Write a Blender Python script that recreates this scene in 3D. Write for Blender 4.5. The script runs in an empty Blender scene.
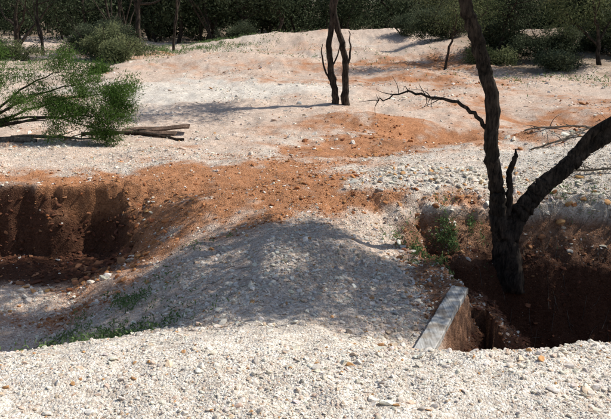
import bpy, math, numpy as np
from mathutils import Vector
rng=np.random.default_rng(7)
sc=bpy.context.scene
sc.view_settings.view_transform='Standard'; sc.view_settings.look='None'; sc.view_settings.exposure=0

# ---------------------------------------------------------------- noise
TAB=[np.random.default_rng(100+i).random((256,256)) for i in range(6)]
def vn(x,y,s=0):
    T=TAB[s%6]; xi=np.floor(x).astype(int); yi=np.floor(y).astype(int)
    fx=x-xi; fy=y-yi; fx=fx*fx*(3-2*fx); fy=fy*fy*(3-2*fy)
    a=T[xi&255,yi&255]; b=T[(xi+1)&255,yi&255]; c=T[xi&255,(yi+1)&255]; d=T[(xi+1)&255,(yi+1)&255]
    return (a*(1-fx)+b*fx)*(1-fy)+(c*(1-fx)+d*fx)*fy
def fbm(x,y,sc_,o=4,s=0):
    r=0;a=1;t=0;f=1/sc_
    for i in range(o):
        r=r+a*(vn(x*f+17.3*i,y*f+5.1*i,s+i)-.5); t+=a; a*=.5; f*=2.03
    return r/t*2     # about -1..1
def ss(a,b,x):
    t=np.clip((x-a)/(b-a),0,1); return t*t*(3-2*t)
def ls(a,b,x):
    t=np.clip((x-a)/(b-a),0,1); return .75*t+.25*t*t*(3-2*t)
PIT=np.array([(1.08,5.3),(1.12,5.75),(1.66,6.97),(1.60,7.6),(1.32,8.3),(1.15,9.1),(1.6,9.55),(2.6,9.65),(4.2,9.5),(6.5,9.7),(8.0,8.5),(8.2,6.3),(6.5,5.45),(3.0,5.3)])
PLK=np.array([(.86,5.55),(1.44,7.1),(1.75,7.1),(1.2,5.55)])
def sdpoly(x,y,P):
    d=np.full(x.shape,1e9); ins=np.zeros(x.shape,bool); n=len(P)
    for i in range(n):
        ax,ay=P[i]; bx,by=P[(i+1)%n]; ex,ey=bx-ax,by-ay
        t=np.clip(((x-ax)*ex+(y-ay)*ey)/(ex*ex+ey*ey),0,1)
        d=np.minimum(d,np.hypot(x-ax-t*ex,y-ay-t*ey))
        c=((ay>y)!=(by>y))&(x<(bx-ax)*(y-ay)/((by-ay) if by!=ay else 1e-9)+ax)
        ins^=c
    return np.where(ins,d,-d)
def G(x,y,cx,cy,sx,sy): return np.exp(-((x-cx)/sx)**2-((y-cy)/sy)**2)
def H(x,y):
    x=np.asarray(x,float); y=np.asarray(y,float)
    wx=x+.25*fbm(x,y,1.1,3,1); wy=y+.26*fbm(x,y,.9,5,2)+.05*fbm(x,y,.2,3,0)
    zl=np.interp(wx,[-9,-3,-2.1,-1.3,-.4,.2,.75,1.1,2],[-1.02,-.95,-.66,-.3,-.12,-.13,-.27,-.33,-.22])
    yt=np.interp(wx,[-9,-3.1,-2.5,-1.2,.2,.8,1.3,9],[10.45,10.45,10.7,11.5,11.2,10.2,9.9,9.9])
    w=np.interp(wx,[-9,-3.1,-2.5,-1.2,.2,.8,1.3,9],[.28,.30,1.2,3.0,2.9,1.6,.7,.7])
    q0=(wy-(yt-w))/w
    t=np.where(w<.8,ls(0,1,q0),ss(0,1,q0))
    yc=4.98+.05*x+.10*fbm(x,y*0,1.3,2,3)
    fw=np.interp(x,[-6,-2,-.5,1,1.2],[2.4,1.8,1.2,.7,.5])
    fg=1-ss(0,1,(y-yc)/fw)
    z=zl*(1-t)*(1-fg)+.05*fg
    z=z+np.clip((3.6-y)*.26,0,.9)
    plank=(x<1.95)&(y<7.35)
    d=sdpoly(x,y,PIT)+.15*fbm(x,y,.5,5,4)*np.where(plank,.0,1)
    k=np.where(plank,3.5,1.0)
    pit=np.interp(d*k,[0,.07,.25,.6,.8,1.2,2.0],[0,.20,.36,.47,1.2,1.9,2.2])
    z=z-pit
    far=ss(10,13,y)
    z=z+.13*G(x,y,-1.0,12.1,1.6,1.0)+.16*G(x,y,1.9,10.7,1.1,.8)+.45*G(x,y,5.6,11.6,1.8,1.3)
    z=z-.12*G(x,y,-2.6,15.0,.8,.6)-.45*G(x,y,3.3,15.4,1.3,.9)-.3*G(x,y,5.9,17,1.4,1.5)+.3*G(x,y,5.0,14.2,1.6,.7)+.22*G(x,y,1.3,16.4,1.3,.6)
    z=z+.85*G(x,y,1.2,44,3.4,4)+.75*G(x,y,5.2,43,2.6,3)+.5*G(x,y,-3.0,43,3,3)+.5*G(x,y,7,36,4,3)+.35*G(x,y,-3,31,3.5,2.2)+1.2*G(x,y,13,38,6,6)
    z=z+far*.20*fbm(x,y,5,4,0)*np.clip(40/np.maximum(y,1),0,1)+.20*ss(12,30,y)*fbm(x,y,1.7,4,3)+far*.08*fbm(x,y,.8,4,1)
    q=ss(.05,-.15,sdpoly(x,y,PLK))
    z=z+.065*fbm(x,y,1.3,4,2)*(1+.5*ss(5.3,6,y)*ss(9,8,y)*q)+.05*fbm(x,y,.26,5,3)*q*ss(14,10,y)+.025*fbm(x,y,.24,3,3)*far
    wall=ss(.01,.10,t)*ss(.995,.85,t)*(w<1.4)+ss(.03,.2,pit)*ss(2.2,1.9,pit)
    wn=fbm(x*1.3,y*.8,.2,4,5); z=z+np.minimum(wall,1)*(.10*wn+.10*np.abs(fbm(x,y,.34,3,1))-.03)*np.where(plank,.3,1)
    return z

# ---------------------------------------------------------------- soil colour (mineral zones; pit red also darkened for shade)
WHITE=np.array([.78,.735,.665]); PINK=np.array([.67,.52,.42]); ORANGE=np.array([.46,.20,.082]); RED=np.array([.085,.038,.022]); GREY=np.array([.47,.43,.39]); LITTER=np.array([.20,.15,.10]); TAN=np.array([.27,.13,.065])
def zones(x,y):
    z=H(x,y)
    n=fbm(x,y,1.2,5,1); n2=fbm(x,y,.35,5,3); n3=fbm(x,y,3.5,4,4); n4=fbm(x,y,.12,3,0)
    o=1.15*G(x,y,-1.9,11.0,1.7,1.2)+1.0*G(x,y,-.15,10.9,.9,1.2)+1.05*G(x,y,-2.5,9.5,.85,1.2)+.9*G(x,y,-4.3,11.0,1.6,.6)
    o+=1.2*G(x,y,1.6,15.3,2.3,1.7)+1.1*G(x,y,4.0,14.6,2.3,1.5)+1.1*G(x,y,6.8,17.5,2.6,2.4)+.7*G(x,y,.4,13.0,1.6,1.0)+1.05*G(x,y,1.6,9.8,1.9,.36)
    o+=.6*G(x,y,2,25,8,2.2)+.6*G(x,y,5,30,6,3)+.45*G(x,y,-5,29,5,2)+.85*G(x,y,-3.4,7.9,1.5,.4)
    o+=.4*G(x,y,0,38,9,3)+.65*G(x,y,-.8,9.7,1.2,1.2)
    o+=.45*ss(.1,.55,n3)*ss(10.5,14,y)
    o=ss(.12,1.15,o*(1+.7*n+.8*n2+.35*n4)+.18*n2)
    p=ss(-.5,.5,n3+1.3*G(x,y,-.5,9.0,1.9,2.6)+.6*ss(11,16,y)-1.9*G(x,y,-3,22,4.5,2.4)-ss(6.2,5,y)*.9+.3*n2)
    zz=z+.10*n2
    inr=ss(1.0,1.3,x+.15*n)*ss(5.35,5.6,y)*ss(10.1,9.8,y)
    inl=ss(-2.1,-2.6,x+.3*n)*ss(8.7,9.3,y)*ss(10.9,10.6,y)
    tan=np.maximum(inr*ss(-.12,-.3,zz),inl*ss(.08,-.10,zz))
    r=np.maximum(inr*ss(-.42,-.75,zz),inl*np.maximum(ss(-.25,-.6,zz),ss(-3.1,-3.9,x)*ss(.0,-.15,zz)))  # red-brown pit soil, with the pit's shade darkened into its colour
    g=ss(.1,.6,n+.5*n2)*.5*ss(12,9,y)*ss(5.0,5.8,y)
    bank=ss(2.9,3.3,x)*ss(9.0,9.4,y)*ss(11.2,10.4,y)*.7
    g=np.maximum(g,bank*(.7+.5*n2))
    return o,p,r,g,n2,tan,z
def soil(x,y):
    o,p,r,g,n2,tan,z=zones(x,y)
    c=WHITE+(PINK-WHITE)*(p*.75)[...,None]
    c=c+(GREY-c)*g[...,None]
    c=c+(ORANGE-c)*(o*.9)[...,None]
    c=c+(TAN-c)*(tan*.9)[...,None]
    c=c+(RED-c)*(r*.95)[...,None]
    f=ss(46,52,y+3*n2-ss(6,14,np.abs(x-1))*7)*.85; c=c+(LITTER-c)*f[...,None]
    f=ss(6,8.5,x-.0*y)*ss(27,30,y+3*n2)*.75; c=c+(LITTER-c)*f[...,None]
    return c*(1+.16*n2)[...,None]

# ---------------------------------------------------------------- materials
def mat(name):
    m=bpy.data.materials.new(name); m.use_nodes=True; nt=m.node_tree; b=nt.nodes['Principled BSDF']
    b.inputs['Roughness'].default_value=.9; b.inputs['Specular IOR Level'].default_value=.15
    return m,nt,b
def N(nt,t,**k):
    n=nt.nodes.new(t)
    for a,v in k.items(): setattr(n,a,v)
    return n
def L(nt,a,b): nt.links.new(a,b)
def mul_col(nt,a,bsock,fac=1.0):
    m=N(nt,'ShaderNodeMix',data_type='RGBA',blend_type='MULTIPLY'); m.inputs[0].default_value=fac
    L(nt,a,m.inputs[6]); L(nt,bsock,m.inputs[7]); return m.outputs[2]
def ramp(nt,src,stops):
    r=N(nt,'ShaderNodeValToRGB'); e=r.color_ramp.elements
    while len(e)<len(stops): e.new(.5)
    for i,(p,c) in enumerate(stops):
        e[i].position=p; e[i].color=(c,c,c,1) if not isinstance(c,tuple) else (*c,1)
    L(nt,src,r.inputs[0]); return r.outputs[0]
gm,nt,b=mat('gravel_soil')
at=N(nt,'ShaderNodeAttribute',attribute_name='col'); tc=N(nt,'ShaderNodeTexCoord')
no=N(nt,'ShaderNodeTexNoise'); no.inputs['Scale'].default_value=9; no.inputs['Detail'].default_value=8; no.inputs['Roughness'].default_value=.7; L(nt,tc.outputs['Object'],no.inputs['Vector'])
vo=N(nt,'ShaderNodeTexVoronoi'); vo.inputs['Scale'].default_value=45; L(nt,tc.outputs['Object'],vo.inputs['Vector'])
v2=N(nt,'ShaderNodeTexVoronoi'); v2.inputs['Scale'].default_value=110; L(nt,tc.outputs['Object'],v2.inputs['Vector'])
c=mul_col(nt,at.outputs['Color'],ramp(nt,no.outputs['Fac'],[(.3,(.76,.71,.67)),(.7,(1.15,1.15,1.13))]))
sep=N(nt,'ShaderNodeSeparateColor'); L(nt,vo.outputs['Color'],sep.inputs[0])
c=mul_col(nt,c,ramp(nt,sep.outputs[0],[(0,(.66,.57,.50)),(.5,(.97,.95,.92)),(1,(1.18,1.18,1.18))]),.85)
sep2=N(nt,'ShaderNodeSeparateColor'); L(nt,v2.outputs['Color'],sep2.inputs[0])
c=mul_col(nt,c,ramp(nt,sep2.outputs[1],[(0,.72),(1,1.18)]),.75)
L(nt,c,b.inputs['Base Color'])
m1=N(nt,'ShaderNodeMath',operation='MULTIPLY'); m1.inputs[1].default_value=-1; L(nt,vo.outputs['Distance'],m1.inputs[0])
m2=N(nt,'ShaderNodeMath',operation='MULTIPLY_ADD'); m2.inputs[1].default_value=-.5; L(nt,v2.outputs['Distance'],m2.inputs[0]); L(nt,m1.outputs[0],m2.inputs[2])
m3=N(nt,'ShaderNodeMath',operation='ADD'); L(nt,m2.outputs[0],m3.inputs[0]); L(nt,no.outputs['Fac'],m3.inputs[1])
bu=N(nt,'ShaderNodeBump'); bu.inputs['Strength'].default_value=.65; bu.inputs['Distance'].default_value=.022; L(nt,m3.outputs[0],bu.inputs['Height']); L(nt,bu.outputs[0],b.inputs['Normal'])

sm,nt,b=mat('stone')
at=N(nt,'ShaderNodeAttribute',attribute_name='col',attribute_type='INSTANCER'); tc=N(nt,'ShaderNodeTexCoord')
no=N(nt,'ShaderNodeTexNoise'); no.inputs['Scale'].default_value=1.6; no.inputs['Detail'].default_value=6; L(nt,tc.outputs['Object'],no.inputs['Vector'])
L(nt,mul_col(nt,at.outputs['Color'],ramp(nt,no.outputs['Fac'],[(.3,(.78,.70,.62)),(.65,(1.1,1.1,1.08))])),b.inputs['Base Color'])
bu=N(nt,'ShaderNodeBump'); bu.inputs['Strength'].default_value=.4; bu.inputs['Distance'].default_value=.01; L(nt,no.outputs['Fac'],bu.inputs['Height']); L(nt,bu.outputs[0],b.inputs['Normal'])

def bark(name,c0,c1,scale=14):
    m,nt,b=mat(name); tc=N(nt,'ShaderNodeTexCoord'); mp=N(nt,'ShaderNodeMapping'); mp.inputs['Scale'].default_value=(1,1,.22); L(nt,tc.outputs['Object'],mp.inputs[0])
    no=N(nt,'ShaderNodeTexNoise'); no.inputs['Scale'].default_value=scale*2; no.inputs['Detail'].default_value=8; no.inputs['Roughness'].default_value=.75; L(nt,mp.outputs[0],no.inputs['Vector'])
    n4=N(nt,'ShaderNodeTexNoise'); n4.inputs['Scale'].default_value=5; n4.inputs['Detail'].default_value=4; L(nt,tc.outputs['Object'],n4.inputs['Vector'])
    L(nt,mul_col(nt,ramp(nt,no.outputs['Fac'],[(.38,c0),(.66,c1)]),ramp(nt,n4.outputs['Fac'],[(.35,(.6,.58,.55)),(.65,(1.5,1.4,1.3))])),b.inputs['Base Color'])
    bu=N(nt,'ShaderNodeBump'); bu.inputs['Strength'].default_value=1; bu.inputs['Distance'].default_value=.05; L(nt,no.outputs['Fac'],bu.inputs['Height']); L(nt,bu.outputs[0],b.inputs['Normal'])
    return m
BARK=bark('dark_bark',(.008,.007,.006),(.11,.088,.072))
GBARK=bark('grey_dead_wood',(.10,.085,.07),(.36,.32,.27))
def leafm(name,c0,c1,tr=.3):
    m=bpy.data.materials.new(name); m.use_nodes=True; nt=m.node_tree; nt.nodes.clear()
    at=N(nt,'ShaderNodeAttribute',attribute_name='tint')
    r=ramp(nt,at.outputs['Fac'],[(0,c0),(1,c1)])
    d=N(nt,'ShaderNodeBsdfDiffuse'); t=N(nt,'ShaderNodeBsdfTranslucent'); mx=N(nt,'ShaderNodeMixShader'); mx.inputs[0].default_value=tr; o=N(nt,'ShaderNodeOutputMaterial')
    L(nt,r,d.inputs[0]); L(nt,r,t.inputs[0]); L(nt,d.outputs[0],mx.inputs[1]); L(nt,t.outputs[0],mx.inputs[2]); L(nt,mx.outputs[0],o.inputs[0]); return m
LEAF=leafm('grey_green_leaves',(.03,.043,.024),(.15,.175,.105))
LEAFD=leafm('dark_green_leaves',(.014,.022,.012),(.12,.145,.08),.2)
LEAFB=leafm('fresh_green_leaves',(.03,.065,.015),(.15,.24,.06),.4)
LEAFY=leafm('yellow_green_leaves',(.05,.07,.03),(.24,.26,.13),.35)
GRASS=leafm('green_grass',(.06,.12,.04),(.23,.31,.13),.3)

# ---------------------------------------------------------------- mesh builder
class MB:
    def __init__(s): s.V=[];s.F=[];s.M=[];s.T=[];s.n=0
    def add(s,V,F,mi,T):
        s.V.append(V); s.F.append(F+s.n); s.M.append(np.full(len(F),mi)); s.T.append(T); s.n+=len(V)
    def tube(s,P,R,mi=0,k=8,rough=0.0):
        P=np.array(P,float); R=np.array(R,float); n=len(P)
        T=np.gradient(P,axis=0); T/=np.linalg.norm(T,axis=1)[:,None]+1e-9
        ref=np.array([.31,.93,.2]); A=np.cross(T,ref); A/=np.linalg.norm(A,axis=1)[:,None]+1e-9; B=np.cross(T,A)
        a=np.arange(k)/k*2*np.pi
        RR=R[:,None]*(1+rough*(rng.random((n,k))-.5)+rough*.7*np.sin(a*3+1)[None,:])
        V=P[:,None,:]+RR[...,None]*(np.cos(a)[None,:,None]*A[:,None,:]+np.sin(a)[None,:,None]*B[:,None,:])
        i=np.arange(n-1)[:,None]; j=np.arange(k)[None,:]; j2=(j+1)%k
        F=np.stack([i*k+j+0*j,i*k+j2,(i+1)*k+j2,(i+1)*k+j],-1).reshape(-1,4)
        s.add(V.reshape(-1,3),F,mi,np.zeros(n*k))
    def leaves(s,C,ln,wd,mi=1,droop=.3,up=0.0,tb=None):
        n=len(C)
        if n==0:return
        d=rng.normal(size=(n,3)); d[:,2]+=up-droop; d/=np.linalg.norm(d,axis=1)[:,None]
        w=np.cross(d,rng.normal(size=(n,3))); w/=np.linalg.norm(w,axis=1)[:,None]
        l=(ln*rng.uniform(.6,1.3,n))[:,None]; ww=(wd*rng.uniform(.7,1.2,n))[:,None]
        V=np.stack([C-d*l*.5, C+w*ww*.5, C+d*l*.5, C-w*ww*.5],1).reshape(-1,3)
        F=np.arange(n*4).reshape(-1,4)
        t=np.clip((rng.random(n)*.6+.2) if tb is None else tb+rng.normal(0,.15,n),0,1)
        s.add(V,F,mi,np.repeat(t,4))
    def build(s,name,mats,smooth_mats=(0,)):
        V=np.concatenate(s.V).astype(np.float32);F=np.concatenate(s.F).astype(np.int32);M=np.concatenate(s.M).astype(np.int32);T=np.concatenate(s.T).astype(np.float32)
        me=bpy.data.meshes.new(name); me.vertices.add(len(V)); me.vertices.foreach_set('co',V.ravel())
        me.loops.add(F.size); me.loops.foreach_set('vertex_index',F.ravel()); me.polygons.add(len(F))
        me.polygons.foreach_set('loop_start',np.arange(len(F),dtype=np.int32)*4)
        for m in mats: me.materials.append(m)
        me.update(calc_edges=True)
        me.polygons.foreach_set('material_index',M); me.polygons.foreach_set('use_smooth',np.isin(M,smooth_mats))
        a=me.attributes.new('tint','FLOAT','POINT'); a.data.foreach_set('value',T)
        ob=bpy.data.objects.new(name,me); sc.collection.objects.link(ob); return ob
def smooth(P,n=6,wob=0.0):
    P=np.array(P,float); m=len(P); t=np.linspace(0,m-1,(m-1)*n+1); Q=[]
    for tt in t:
        i=min(int(tt),m-2); f=tt-i; p0=P[max(i-1,0)];p1=P[i];p2=P[i+1];p3=P[min(i+2,m-1)]
        Q.append(.5*((2*p1)+(-p0+p2)*f+(2*p0-5*p1+4*p2-p3)*f*f+(-p0+3*p1-3*p2+p3)*f**3))
    return np.array(Q)
def limb(mb,pts,n=6,k=10,mi=0,rough=.12,wob=.0):
    Q=smooth(pts,n); Q[1:,:3]+=rng.normal(0,wob,(len(Q)-1,3)) if wob else 0
    mb.tube(Q[:,:3],np.maximum(Q[:,3],.002),mi,k,rough); return Q
def crown(mb,skel,cen,rad,ncl,nl,ll,lw,sig=.25,zmin=None,mi=1,br=.02,droop=.3,shell=.35,k=5):
    skel=np.concatenate(skel); cen=np.array(cen,float);rad=np.array(rad,float)
    for _ in range(ncl):
        d=rng.normal(size=3); d/=np.linalg.norm(d); c=cen+rad*d*(rng.uniform(shell,1)**.6)
        if zmin is not None and c[2]<zmin: c[2]=zmin+rng.uniform(0,.5)
        D=np.linalg.norm(skel[:,:3]-c,axis=1)+np.where(skel[:,2]>c[2],1.0,0)*.6
        s=skel[np.argmin(D)]; p0=s[:3]; r=min(s[3]*.5,br)+.003
        mid=(p0+c)/2+np.array([*rng.normal(0,.12,2),.12])*np.linalg.norm(c-p0)*.5
        Q=smooth(np.array([[*p0,r],[*mid,r*.6],[*c,.004]]),4); mb.tube(Q[:,:3],Q[:,3],0,k,.05)
        f=rng.random(nl)[:,None]**.5; base=p0*(1-f)+c*f if rng.random()<.3 else mid*(1-f)+c*f
        C=base+rng.normal(0,sig,(nl,3))*np.array([1,1,.7])
        if zmin is not None: C=C[C[:,2]>zmin-.2]
        tb=np.clip(.5+.25*rng.normal()+.25*d[2],.05,.95)
        mb.leaves(C,ll,lw,mi,droop,tb=tb)

# ---------------------------------------------------------------- ground
def geo(a,b,s0,g):
    r=[a]; s=s0
    while r[-1]<b: s*=g; r.append(r[-1]+s)
    return r
ys=list(np.arange(3,8.9,.03))+list(np.arange(8.9,10.8,.018))+list(np.arange(10.8,12.5,.03)); ys=[-60,-30,-12,-5,-2,0,1,1.6,2,2.3,2.5,2.65,2.8,2.9]+ys+geo(12.53,60,.03,1.012)[0:]
ys+=geo(ys[-1]+1,900,1,1.15)
xs=list(np.arange(-5.2,5.8,.033)); R_=geo(xs[-1]+.04,30,.036,1.03); R_+=geo(R_[-1]+1.2,900,1.2,1.25)
L_=[-v for v in geo(5.24,30,.036,1.03)]; L_+= [-(v) for v in geo(-L_[-1]+1.2,900,1.2,1.25)]
xs=np.array(sorted(L_)+xs+R_); ys=np.array(ys)
X,Y=np.meshgrid(xs,ys); Z=H(X,Y); nx,ny=len(xs),len(ys)
V=np.stack([X,Y,Z],-1).reshape(-1,3)
i=np.arange(ny-1)[:,None];j=np.arange(nx-1)[None,:]
F=np.stack([i*nx+j,i*nx+j+1,(i+1)*nx+j+1,(i+1)*nx+j],-1).reshape(-1,4).astype(np.int32)
me=bpy.data.meshes.new('ground'); me.vertices.add(len(V)); me.vertices.foreach_set('co',V.astype(np.float32).ravel())
me.loops.add(F.size); me.loops.foreach_set('vertex_index',F.ravel()); me.polygons.add(len(F)); me.polygons.foreach_set('loop_start',np.arange(len(F),dtype=np.int32)*4)
me.update(calc_edges=True); me.polygons.foreach_set('use_smooth',np.ones(len(F),bool)); me.materials.append(gm)
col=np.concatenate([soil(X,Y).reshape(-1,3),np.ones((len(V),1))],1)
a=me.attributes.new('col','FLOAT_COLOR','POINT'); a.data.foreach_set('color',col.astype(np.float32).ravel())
g=bpy.data.objects.new('ground',me); sc.collection.objects.link(g)

# ---------------------------------------------------------------- stones
import bmesh
stc=bpy.data.collections.new('stone_shapes')
for q in range(10):
    bm=bmesh.new(); bmesh.ops.create_icosphere(bm,subdivisions=2,radius=1)
    r2=np.random.default_rng(q); 
    planes=[(Vector(r2.normal(size=3)).normalized(),r2.uniform(.35,.8)) for _ in range(9)]
    ax=r2.uniform(.8,1.5); az=r2.uniform(.45,.75)
    for v in bm.verts:
        for nrm,dd in planes:
            e=v.co.dot(nrm)-dd
            if e>0: v.co-=nrm*e
        v.co*=1+.04*r2.normal()
        v.co.x*=ax; v.co.z*=az
    m=bpy.data.meshes.new('stone_shape'); bm.to_mesh(m); bm.free(); m.materials.append(sm)
    stc.objects.link(bpy.data.objects.new('stone_shape',m))
def scatter(name,x,y,size,extra_o=0.0):
    n=len(x); o,p,r,gg,n2,tan,z=zones(x,y)
    C=np.tile(np.array([.78,.73,.65]),(n,1)); u=rng.random(n)
    C=np.where((u<.12)[:,None],np.array([.50,.46,.41]),C)
    C=np.where((u>.80)[:,None],np.array([.69,.55,.43]),C)
    C=np.where((u>.972-extra_o)[:,None],np.array([.56,.32,.15]),C)
    uo=rng.random(n); C=np.where((uo<o*.8)[:,None],np.array([.51,.25,.11]),C)
    C=np.where((uo<o*.3)[:,None],np.array([.31,.125,.055]),C)
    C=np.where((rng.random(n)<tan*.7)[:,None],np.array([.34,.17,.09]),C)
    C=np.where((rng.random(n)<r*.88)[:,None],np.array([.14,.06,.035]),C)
    C=np.clip(C*rng.uniform(.75,1.1,(n,1))*(1+rng.normal(0,.025,(n,3))),0.01,.82)
    me=bpy.data.meshes.new(name); me.vertices.add(n)
    me.vertices.foreach_set('co',np.stack([x,y,z+size*.08],-1).astype(np.float32).ravel())
    def A(nm,ty,fld,d): a=me.attributes.new(nm,ty,'POINT'); a.data.foreach_set(fld,d.ravel())
    A('rot','FLOAT_VECTOR','vector',np.stack([rng.normal(0,.35,n),rng.normal(0,.35,n),rng.uniform(0,6.28,n)],-1).astype(np.float32))
    A('scl','FLOAT_VECTOR','vector',(size[:,None]*rng.uniform(.7,1.3,(n,3))).astype(np.float32))
    A('idx','INT','value',rng.integers(0,10,n).astype(np.int32))
    A('col','FLOAT_COLOR','color',np.concatenate([C,np.ones((n,1))],1).astype(np.float32))
    ob=bpy.data.objects.new(name,me); sc.collection.objects.link(ob)
    md=ob.modifiers.new('scatter','NODES'); md.node_group=NG
NG=bpy.data.node_groups.new('scatter_stones','GeometryNodeTree')
NG.interface.new_socket('Geometry',in_out='INPUT',socket_type='NodeSocketGeometry'); NG.interface.new_socket('Geometry',in_out='OUTPUT',socket_type='NodeSocketGeometry')
gi=NG.nodes.new('NodeGroupInput'); go=NG.nodes.new('NodeGroupOutput'); ci=NG.nodes.new('GeometryNodeCollectionInfo'); ip=NG.nodes.new('GeometryNodeInstanceOnPoints')
ci.inputs['Collection'].default_value=stc; ci.inputs['Separate Children'].default_value=True; ci.inputs['Reset Children'].default_value=True
ip.inputs['Pick Instance'].default_value=True
def na(nm,ty):
    n=NG.nodes.new('GeometryNodeInputNamedAttribute'); n.data_type=ty; n.inputs['Name'].default_value=nm; return [o for o in n.outputs if o.enabled and o.name=='Attribute'][0]
NG.links.new(gi.outputs[0],ip.inputs['Points']); NG.links.new(ci.outputs[0],ip.inputs['Instance'])
NG.links.new(na('idx','INT'),ip.inputs['Instance Index']); NG.links.new(na('rot','FLOAT_VECTOR'),ip.inputs['Rotation']); NG.links.new(na('scl','FLOAT_VECTOR'),ip.inputs['Scale'])
NG.links.new(ip.outputs[0],go.inputs[0])
def offplank(x,y): return sdpoly(x,y,PLK)<0
n=215000
y=3.4+ (rng.random(n)**1.15)*10; x=rng.uniform(-1,1,n)*(1.4+.5*y)
dens=.25+.8*ss(-.25,.5,fbm(x,y,.6,4,2)+.12*ss(6,5,y)+.25*G(x,y,-.3,7,1.6,1.2)+.35*G(x,y,2,10.5,1.8,.7)+.4*ss(.0,.8,x)*ss(9,8,y)*ss(5,5.6,y)-.35*G(x,y,-.6,9.8,.8,.9)); keep=(rng.random(n)<dens)&offplank(x,y); x=x[keep];y=y[keep]
s=np.clip(np.exp(rng.normal(math.log(.0066),.62,len(x)))*(1-.12*ss(6,5,y)+.25*ss(5.4,6,y)*ss(8.5,8,y)),.003,.038)
scatter('gravel',x,y,s)
n=50000; y=13+ (rng.random(n)**1.2)*32; x=rng.uniform(-1,1,n)*(2+.55*y); keep=rng.random(n)<.12+.9*ss(-.1,.5,fbm(x,y,1.8,4,3)); x=x[keep];y=y[keep]
s=np.clip(np.exp(rng.normal(math.log(.018),.55,len(x))),.008,.09); scatter('gravel.001',x,y,s)
n=750; y=3.6+rng.random(n)*14; x=rng.uniform(-1,1,n)*(1.2+.5*y); s=np.clip(np.exp(rng.normal(math.log(.022),.35,n)),.015,.055)
k2=420; x2=rng.normal(1.9,.9,k2); y2=rng.normal(10.5,.45,k2); s2=rng.uniform(.015,.055,k2)
k3=200; x3=rng.normal(1.5,.3,k3); y3=rng.normal(8.7,.4,k3); s3=rng.uniform(.015,.055,k3)
k4=160; x4=rng.normal(-2.8,.5,k4); y4=rng.normal(9.3,.4,k4); s4=rng.uniform(.02,.07,k4)
k5=260; x5=rng.uniform(2.8,5.5,k5); y5=rng.normal(9.9,.5,k5); s5=rng.uniform(.015,.06,k5)
k6=500; x6=rng.uniform(-6,-2.2,k6); y6=rng.normal(10.2,.22,k6); s6=rng.uniform(.01,.045,k6)
x=np.concatenate([x,x2,x3,x4,x5,x6]);y=np.concatenate([y,y2,y3,y4,y5,y6]);s=np.concatenate([s,s2,s3,s4,s5,s6]); k=offplank(x,y)
scatter('rocks',x[k],y[k],s[k],.11)

# ---------------------------------------------------------------- big tree in pit
def hz(x,y,o=0): return float(H(np.array([x]),np.array([y]))[0])+o
mb=MB(); zb=hz(2.6,9.1)
T1=limb(mb,[(2.70,9.12,min(zb,-.6)-.4,.23),(2.60,9.05,-.42,.15),(2.46,9,.0,.105),(2.42,9,.35,.088),(2.32,9,.82,.082),(2.27,9,1.44,.082),(2.09,9,2.04,.08),(1.90,9,2.6,.074),(1.85,9.1,3.3,.07),(2.05,9.0,4.0,.05),(2.0,8.8,4.8,.02)],9,20,rough=.26,wob=.009)
T2=limb(mb,[(2.60,9.05,-.5,.13),(2.68,9.04,-.14,.12),(2.84,9.03,.14,.11),(3.02,9.02,.38,.10),(3.26,9,.62,.095),(3.5,9,.86,.09),(3.80,9,1.08,.085),(4.3,9.0,1.55,.08),(4.6,9.0,2.3,.075),(4.5,8.8,3.2,.06),(4.6,8.6,4.2,.025)],9,20,rough=.26,wob=.009)
T3=limb(mb,[(3.3,9,.68,.06),(3.52,8.95,1.05,.052),(3.85,8.9,1.32,.046),(4.2,8.9,1.9,.045),(4.1,8.7,2.8,.04),(3.7,8.4,3.6,.02)],5,10)
limb(mb,[(2.56,9,.0,.05),(2.58,8.98,.3,.04),(2.55,8.98,.50,.036),(2.60,8.97,.72,.028),(2.59,8.97,.83,.010)],6,10,wob=.008,rough=.25)
D1=limb(mb,[(2.24,9,1.08,.03),(2.06,8.96,1.27,.025),(1.78,8.9,1.44,.020),(1.5,8.86,1.48,.016),(1.22,8.8,1.56,.012),(.95,8.8,1.47,.007),(.84,8.8,1.45,.003)],5,8,wob=.009)
for q in range(16):
    s0=D1[rng.integers(10,len(D1)-2)]; e=s0[:3]+np.array([rng.uniform(-.3,.04),rng.normal(0,.12),rng.uniform(-.18,.22)])
    limb(mb,[(*s0[:3],.006),(*((s0[:3]+e)/2+rng.normal(0,.02,3)),.004),(*e,.002)],3,5)
B1=limb(mb,[(1.9,9,2.65,.06),(2.3,8.7,3.2,.05),(2.8,8.2,3.7,.035),(3.2,7.9,4.3,.02)],4,8)
B3=limb(mb,[(1.9,9,2.8,.05),(1.3,8.9,3.3,.04),(.6,9.1,3.8,.02)],4,8)
B4=limb(mb,[(1.9,9,2.8,.05),(1.5,9.6,3.3,.04),(1.0,10.4,3.9,.02)],4,8)
B5=limb(mb,[(1.9,9.05,2.8,.04),(2.6,9.4,3.3,.03),(3.3,9.6,3.8,.02)],4,8)
B2=limb(mb,[(4.55,9.0,2.7,.05),(5.1,8.8,3.4,.04),(5.5,8.3,4.2,.02)],4,8)
SK=[T1[60:],T2[66:],T3[15:],B1,B2,B3,B4,B5]
crown(mb,SK,(3.3,8.2,4.3),(2.8,1.35,1.0),100,320,.095,.026,sig=.17,zmin=3.0)
crown(mb,SK,(1.1,8.8,4.1),(1.7,1.3,.9),46,280,.095,.026,sig=.15,zmin=3.0)  # this and next two leaf masses: out of view, added for their shade
crown(mb,SK,(.8,10.7,4.1),(1.4,.8,.7),34,300,.095,.026,sig=.16,zmin=3.0)
crown(mb,SK,(3.2,9.6,4.0),(1.5,.5,.6),20,260,.095,.026,sig=.16,zmin=3.0)
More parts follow.
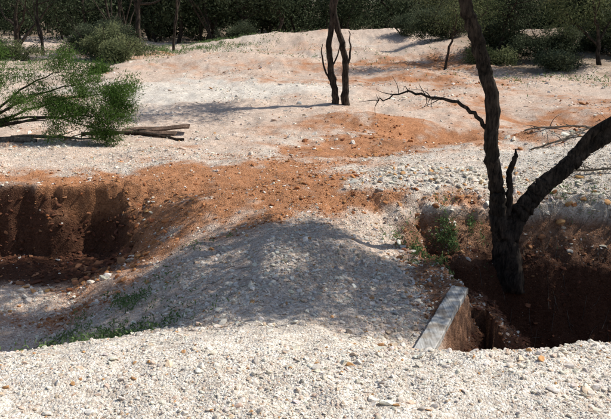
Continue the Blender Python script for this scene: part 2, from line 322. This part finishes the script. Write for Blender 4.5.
# a few low hanging sprays that dip into view
for (a_,e_) in [((2.0,9.1,2.95),(1.55,9.1,2.42)),((2.0,9.1,3.0),(1.25,9.3,2.5)),((4.5,9.3,3.0),(4.05,9.5,2.25)),((4.5,9.3,3.0),(3.75,9.6,2.45)),((4.6,9.2,2.8),(4.3,9.7,2.0))]:
    a_=np.array(a_);e_=np.array(e_); md_=(a_+e_)/2+np.array([-.05,0,.12]); limb(mb,[(*a_,.01),(*md_,.007),(*e_,.003)],4,5)
    f=rng.random(130)[:,None]; mb.leaves(md_*(1-f)+e_*f+rng.normal(0,.06,(130,3)),.08,.014,1,.8,tb=.75)
mb.build('acacia_tree',[BARK,LEAF])
mb=MB()  # unseen tree beyond the right edge, added to shade the right pit
A=limb(mb,[(8.6,9.9,hz(8.6,9.9,-.3),.2),(8.5,9.8,.8,.14),(8.1,9.5,2.2,.12),(8.3,9.2,3.5,.08),(8.0,8.8,4.6,.03)],5,12,rough=.15)
B=limb(mb,[(8.2,9.6,1.8,.09),(7.4,9.2,2.8,.07),(6.8,8.6,3.8,.03)],5,10,rough=.15)
crown(mb,[A[10:],B],(7.3,8.9,4.2),(2.5,2.1,1.1),95,340,.095,.026,sig=.19,zmin=2.9)
mb.build('acacia_tree',[BARK,LEAF])

# twin-stem tree in the middle
mb=MB()
A=limb(mb,[(.80,18.8,-.2,.12),(.76,18.8,.3,.085),(.64,18.8,.95,.078),(.60,18.8,1.5,.075),(.68,18.8,2.2,.065),(.62,18.8,3.0,.06),(.3,18.6,4.2,.03)],5,10,wob=.014,rough=.25)
B=limb(mb,[(1.04,18.8,-.2,.12),(1.02,18.75,.4,.09),(1.0,18.75,1.1,.08),(.88,18.75,1.7,.075),(.72,18.75,2.3,.07),(.85,18.8,3.0,.06),(1.4,18.9,4.2,.03)],5,10,wob=.014,rough=.25)
limb(mb,[(.66,18.8,.6,.028),(.52,18.8,.85,.026),(.42,18.7,1.25,.02),(.40,18.7,1.6,.008)],4,7,wob=.01)
limb(mb,[(1.0,18.75,.9,.03),(1.12,18.7,1.35,.025),(1.08,18.7,1.9,.010)],4,7,wob=.01)
limb(mb,[(.64,18.75,.95,.02),(.8,18.7,1.3,.018),(.86,18.7,1.6,.008)],4,7)
crown(mb,[A[20:],B[20:]],(.9,19,4.6),(2.0,1.8,1.2),35,260,.11,.03,zmin=3.2)
mb.build('acacia_tree',[BARK,LEAF])

# ---------------------------------------------------------------- left drooping shrub
mb=MB(); sk=[]
for e in [(-3.6,14.2,.95),(-3.4,13.9,.5),(-4.0,14.0,1.15),(-4.6,14.3,1.35),(-5.2,13.8,.85),(-4.6,13.6,.5),(-5.8,14.3,1.3),(-3.75,13.8,.2),(-6.0,14.0,1.6)]:
    e=np.array(e); s0=np.array([-6.6,14.4,.1]); mid=(s0+e)/2+np.array([0,0,.14])+rng.normal(0,.08,3)
    sk.append(limb(mb,[(*s0,.03),(*mid,.02),(*e,.005)],6,7,wob=.012))
    for q in range(5): 
        c=e+rng.normal(0,.19,3)*np.array([1,1,.8]); mb.leaves(c+rng.normal(0,.12,(380,3))*np.array([1,1,.85]),.085,.013,1,.5,tb=rng.uniform(.1,.85))
crown(mb,sk,(-4.1,14.0,.7),(.8,.5,.55),38,230,.085,.013,sig=.10,zmin=.1,br=.01)
crown(mb,sk,(-5.6,14.1,.75),(.9,.5,.4),20,200,.085,.013,sig=.10,zmin=.1,br=.01)
mb.build('leafy_shrub',[BARK,LEAFB])
def fallen(name,pts,k=7,tw=0,mt=GBARK):
    m=MB(); Q=limb(m,pts,5,k,wob=.01)
    for q in range(tw):
        s0=Q[rng.integers(2,len(Q))]; e=s0[:3]+np.array([rng.normal(0,.3),rng.normal(0,.25),abs(rng.normal(0,.15))]); limb(m,[(*s0[:3],s0[3]*.5),(*((s0[:3]+e)/2+rng.normal(0,.03,3)),s0[3]*.35),(*e,.003)],3,5)
    return m.build(name,[mt])
fallen('fallen_log',[(-7.0,14.0,hz(-7,14.0,.05),.07),(-6.0,13.9,hz(-6,13.9,.05),.065),(-5.1,13.8,hz(-5.1,13.8,.04),.05)],9,0)
fallen('fallen_branch',[(-5.8,14.4,hz(-5.8,14.4,.05),.035),(-5.0,14.2,hz(-5,14.2,.05),.03),(-4.0,14.1,hz(-4,14.1,.06),.012)],7,5)
fallen('fallen_branch',[(-4.6,15.0,hz(-4.6,15.0,.05),.05),(-3.6,15.1,hz(-3.6,15.1,.06),.045),(-2.5,14.9,hz(-2.5,14.9,.05),.03)],8,3,BARK)
for (x0,y0,x1,y1) in [(4.2,14.0,5.8,13.4),(4.6,13.2,6.0,14.0),(5.0,12.6,6.4,12.9),(3.9,10.6,5.2,10.2),(3.4,10.2,4.4,11.0),(4.0,12.9,4.9,12.2)]:
    fallen('fallen_branch',[(x0,y0,hz(x0,y0,.06),.018),((x0+x1)/2,(y0+y1)/2+.1,hz((x0+x1)/2,(y0+y1)/2,.1),.016),(x1,y1,hz(x1,y1,.16),.006)],6,9)
bm=bmesh.new(); zc=hz(-3.0,15.3)
def board(cx,cy,ln,wd,th,ang,tilt,z0):
    ca,sa=math.cos(ang),math.sin(ang); R=[]
    for i in range(9):
        u=(i/8-.5)*ln; zz=z0+tilt*u+.012*math.sin(i*1.1)
        R.append([bm.verts.new((cx+u*ca-v*sa,cy+u*sa+v*ca,zz+h+.15*v)) for v,h in [(-wd/2,0),(wd/2,0),(wd/2,th),(-wd/2,th)]])
    for a_,b_ in zip(R,R[1:]):
        for k in range(4): bm.faces.new([a_[k],a_[(k+1)%4],b_[(k+1)%4],b_[k]])
    bm.faces.new(R[0]); bm.faces.new(R[-1])
board(-3.1,15.45,1.3,.22,.03,.05,.05,zc+.11); board(-3.25,15.15,1.15,.2,.03,-.12,-.04,zc+.08)
bmesh.ops.recalc_face_normals(bm,faces=bm.faces)
m=bpy.data.meshes.new('fallen_boards'); bm.to_mesh(m); bm.free(); m.materials.append(bark('brown_timber',(.08,.045,.03),(.30,.22,.17)))
sc.collection.objects.link(bpy.data.objects.new('fallen_boards',m))
mb=MB()
tx=np.concatenate([rng.uniform(-3,4.5,500),rng.normal(4.0,.8,500)]); ty=np.concatenate([rng.uniform(5.6,13,500),rng.normal(10.0,.8,500)])
for x0,y0 in zip(tx,ty):
    a=rng.uniform(0,6.28); l=rng.uniform(.03,.18); x1=x0+l*math.cos(a); y1=y0+l*math.sin(a)
    mb.tube([(x0,y0,hz(x0,y0,.012)),((x0+x1)/2,(y0+y1)/2,hz((x0+x1)/2,(y0+y1)/2,.02)),(x1,y1,hz(x1,y1,.015))],[.003,.003,.0015],0,4)
mb.build('twig_litter',[GBARK])

# ---------------------------------------------------------------- timber board at shaft edge
mb=bmesh.new()
p0=Vector((.90,5.62,0)); p1=Vector((1.50,7.06,0)); dirv=(p1-p0).normalized(); side=Vector((dirv.y,-dirv.x,0)); zt=-.20
n=40
def ring(t):
    p=p0.lerp(p1,t); w=.165+.003*math.sin(t*9)+rng.normal(0,.0015); th=.07
    jz=.004*math.sin(t*23)+.003*math.sin(t*61)
    return [mb.verts.new((p+side*a+Vector((0,0,zt+bz+jz)))) for a,bz in [(rng.normal(0,.0015),-.006),(.006,0),(w-.008,0),(w,-.008),(w,-th+.01),(w-.01,-th),(0,-th)]]
rs=[ring(i/n) for i in range(n+1)]
for a_,b_ in zip(rs,rs[1:]):
    for k in range(7): mb.faces.new([a_[k],a_[(k+1)%7],b_[(k+1)%7],b_[k]])
mb.faces.new(rs[0]); mb.faces.new(rs[-1][::-1]); bmesh.ops.recalc_face_normals(mb,faces=mb.faces)
m=bpy.data.meshes.new('timber_board'); mb.to_mesh(m); mb.free()
wm,nt,b=mat('weathered_timber'); tc=N(nt,'ShaderNodeTexCoord'); mp=N(nt,'ShaderNodeMapping'); mp.inputs['Rotation'].default_value=(0,0,math.radians(22.5)); mp.inputs['Scale'].default_value=(30,2,30); L(nt,tc.outputs['Object'],mp.inputs[0])
no=N(nt,'ShaderNodeTexNoise'); no.inputs['Scale'].default_value=2; no.inputs['Detail'].default_value=8; L(nt,mp.outputs[0],no.inputs['Vector'])
n5=N(nt,'ShaderNodeTexNoise'); n5.inputs['Scale'].default_value=9; n5.inputs['Detail'].default_value=6; L(nt,tc.outputs['Object'],n5.inputs['Vector'])
L(nt,mul_col(nt,ramp(nt,no.outputs['Fac'],[(.3,(.26,.25,.23)),(.7,(.58,.57,.54))]),ramp(nt,n5.outputs['Fac'],[(.36,(.65,.57,.5)),(.55,(1.05,1.05,1.05))])),b.inputs['Base Color'])
bu=N(nt,'ShaderNodeBump'); bu.inputs['Strength'].default_value=.5; bu.inputs['Distance'].default_value=.005; L(nt,no.outputs['Fac'],bu.inputs['Height']); L(nt,bu.outputs[0],b.inputs['Normal'])
m.materials.append(wm); sc.collection.objects.link(bpy.data.objects.new('timber_board',m))

# ---------------------------------------------------------------- low herbs
def herb(x,y,r,h,n,mt=GRASS,ll=.055,lw=.015):
    m=MB()
    px=x+rng.normal(0,r*.6,n); py=y+rng.normal(0,r*.5,n); f=fbm(px,py,.13,2,2)>.08; px=px[f];py=py[f]
    pz=H(px,py)+.015+rng.random(len(px))*h
    m.leaves(np.stack([px,py,pz],-1),ll,lw,0,0,up=.8); m.build('low_herb',[mt],())
for a in [(-2.05,7.5,.45,.09,1200),(-1.75,6.5,.6,.09,1900),(-2.1,5.9,.5,.07,900),(-2.6,7.0,.3,.06,300),(1.5,8.9,.35,.12,1900),(1.95,9.3,.35,.14,2200),(1.4,8.2,.2,.06,250),(-1.2,8.6,.3,.04,120),(3.6,9.9,.5,.12,500),(2.2,9.5,.2,.2,500)]: herb(*a)

# ---------------------------------------------------------------- background trees / shrubs
def tree(name,x,y,h,r,lean=(0,0),cr=(1.8,1.8,1.4),ncl=26,nl=170,lf=LEAF,zmin=None,ll=.13,lw=.045,fork=True):
    m=MB(); z=hz(x,y); lx,ly=lean; sk=[]
    sk.append(limb(m,[(x,y,z-.2,r*1.3),(x+lx*.2,y,z+h*.15,r),(x+lx*.4+rng.normal(0,.15),y+ly*.4,z+h*.4,r*.8),(x+lx*.8,y+ly*.8,z+h*.7,r*.5),(x+lx,y+ly,z+h,.02)],4,8,wob=.015))
    if fork:
        for q in range(3):
            s0=sk[0][rng.integers(3,10)]; a=rng.uniform(0,6.28); e=np.array([x+lx+math.cos(a)*cr[0]*.7,y+ly+math.sin(a)*cr[1]*.7,z+h*rng.uniform(.6,.95)])
            sk.append(limb(m,[(*s0[:3],s0[3]*.7),(*((s0[:3]+e)/2+rng.normal(0,.18,3)),s0[3]*.45),(*e,.015)],4,7,wob=.02))
    crown(m,sk,(x+lx,y+ly,z+h*.9),cr,ncl,nl,ll,lw,sig=.3,zmin=zmin,br=.03)
    m.build(name,[BARK,lf])
def shrub(x,y,w,h,ncl,nl=200,lf=LEAF,ll=.12,lw=.035,name='scrub_bush'):
    m=MB(); z=hz(x,y); sk=[]
    for q in range(6):
        a=rng.uniform(0,6.28); e=(x+math.cos(a)*w*.4,y+math.sin(a)*w*.3,z+h*rng.uniform(.6,1.05))
        sk.append(limb(m,[(x+rng.normal(0,.1),y,z-.1,.03),((x*1+e[0])/2,(y+e[1])/2,z+h*.4,.02),(*e,.006)],4,5))
    for q in range(4):
        ox,oy=rng.normal(0,w*.22),rng.normal(0,w*.15); hh=h*rng.uniform(.55,1.1); ww=w*rng.uniform(.4,.7)
        crown(m,sk,(x+ox,y+oy,z+hh*.5),(ww*.5,ww*.45,hh*.5),max(ncl//4,2),nl,ll,lw,sig=.16,zmin=z+.1,br=.012,shell=.1)
    m.build(name,[BARK,lf])
shrub(-9.2,34,4.0,2.2,80); shrub(-8.6,32.5,3.2,1.7,60,lf=LEAFY); shrub(-7.7,31,2.0,.9,26,lf=LEAFY); shrub(-7.9,27.5,1.0,.5,10,lf=LEAFB)
tree('gum_tree',-8.0,36,5,.13,(.3,0),zmin=1.9); tree('gum_tree',-8.6,37,5,.08,(-.5,0),zmin=1.9); tree('gum_tree',-12.6,36,5,.07,(.2,0),(2,2,2),zmin=.9); tree('gum_tree',-15,39,4.5,.12,(.5,0),(2.5,2,2),34,zmin=.6)
tree('gum_tree',-6.0,48,5,.12,(-.5,0),(2.5,2,2),34,zmin=1.2); tree('gum_tree',-2.6,54,4.5,.1,(.4,0),(2.5,2,2),34,zmin=1.3)
tree('gum_tree',-4.2,50,5,.11,(.8,0),(2,2,1.5),26,zmin=2.0); tree('gum_tree',-10.6,42,5,.09,(-.6,0),(2,2,1.5),26,zmin=2.0); tree('gum_tree',-7.2,41,5,.07,(.4,0),(2,2,1.5),22,zmin=2.1)
tree('gum_tree',5.4,29,3.4,.05,(.3,0),(2.0,1.6,1.7),60,190,LEAFY,zmin=1.5,ll=.1,lw=.03)
tree('gum_tree',8.2,32,3.2,.08,(.4,0),(2.4,1.6,1.9),60,190,zmin=.9); tree('gum_tree',11.4,29,3.2,.08,(-.6,0),(2.4,1.6,1.8),60,190,LEAFY,zmin=.9)
tree('gum_tree',14.5,33,4,.1,(.4,0),(2.6,2,2.2),44,zmin=.7); tree('gum_tree',3.0,56,5,.12,(0,0),(2.5,2,2),34,zmin=1.6)
for a in [(6.8,36,3.6,1.8,70),(8.6,32.5,3.6,1.8,80),(10.2,31.2,3.4,1.7,80),(11.8,32,3.8,2.0,80),(14.0,31,3.6,1.9,70),(16.8,32,4,2.0,60)]: shrub(*a)
shrub(7.6,30.5,2.2,.8,34,lf=LEAFY); shrub(9.9,28.6,2.2,.8,34); shrub(12.4,28,2.6,1.0,40,lf=LEAFY); shrub(14.5,27,2.2,.9,28); shrub(5.2,41,2.4,1.1,34)
shrub(-13,34,3.0,1.1,34,lf=LEAFY); shrub(-16,36,3.6,1.8,50); shrub(-11.6,40,3.2,1.8,50); shrub(-4.6,47,3,1.3,40)
m=MB()
for q in range(150):
    x=rng.uniform(-48,48) if q<100 else rng.uniform(-22,24); y=rng.uniform(50,95) if q<100 else rng.uniform(48,56); r=rng.uniform(.035,.12); h=rng.uniform(3,6); z=hz(x,y)
    S=limb(m,[(x,y,z-.2,r*1.3),(x+rng.normal(0,.5),y,z+h*.4,r),(x+rng.normal(0,.9),y,z+h,.03)],4,6,wob=.03)
    crown(m,[S[2:]],(x,y,z+h*.75),(2.2,2.2,h*.4),10,130,.26,.10,sig=.5,br=.04,k=4)
for q in range(400):
    x=rng.uniform(-50,50); y=rng.uniform(49,84); w=rng.uniform(1.2,4.0); h=rng.uniform(.8,3.4); z=hz(x,y)
    if abs(x-2)<8 and y<53: continue
    k=int(rng.integers(3,7)); sub=rng.normal(0,1,(k,3))*np.array([w*.3,w*.3,h*.22]); sub[:,2]+=h*.5
    for c_ in sub:
        C=rng.normal(0,1,(480//k,3))*np.array([w*.17,w*.17,h*.16])+c_+np.array([x,y,z]); m.leaves(C,.26,.10,1,.2,tb=rng.uniform(.0,.85))
m.build('background_trees',[BARK,LEAFD])
m=MB()
for (cx,cy,sx,sy,nn) in [(-7.0,42,2.6,2.5,9000),(-11,31,2.2,1.5,2500),(11,25,2.5,1.5,1500),(-14,33,3,3,4000),(3,34,4,2,700)]:
    px=rng.normal(cx,sx,nn);py=rng.normal(cy,sy,nn); f=fbm(px,py,1.2,3,1)>-.1; px=px[f];py=py[f]; pz=H(px,py)+rng.uniform(.0,.14,len(px)); m.leaves(np.stack([px,py,pz],-1),.15,.03,0,0,up=1)
m.build('grass',[GRASS],())

# ---------------------------------------------------------------- light, sky, camera
S=Vector((.66,.18,.76)).normalized(); el=math.asin(S.z)
sun=bpy.data.lights.new('sun','SUN'); sun.energy=5.0; sun.angle=math.radians(.53); sun.color=(1,.96,.89)
so=bpy.data.objects.new('sun',sun); so.rotation_euler=(-S).to_track_quat('-Z','Y').to_euler(); sc.collection.objects.link(so)
w=bpy.data.worlds.new('World'); sc.world=w; w.use_nodes=True; nt=w.node_tree
sk=N(nt,'ShaderNodeTexSky'); sk.sky_type='NISHITA'; sk.sun_disc=False; sk.sun_elevation=el; sk.sun_rotation=math.atan2(S.x,S.y)
bg=nt.nodes['Background']; L(nt,sk.outputs[0],bg.inputs[0]); bg.inputs[1].default_value=.11
cam=bpy.data.cameras.new('camera'); cam.sensor_width=36; cam.lens=43.46; cam.clip_end=3000
co=bpy.data.objects.new('camera',cam); co.location=(0,0,2.6); co.rotation_euler=(math.radians(90-15.8),0,0); sc.collection.objects.link(co); sc.camera=co
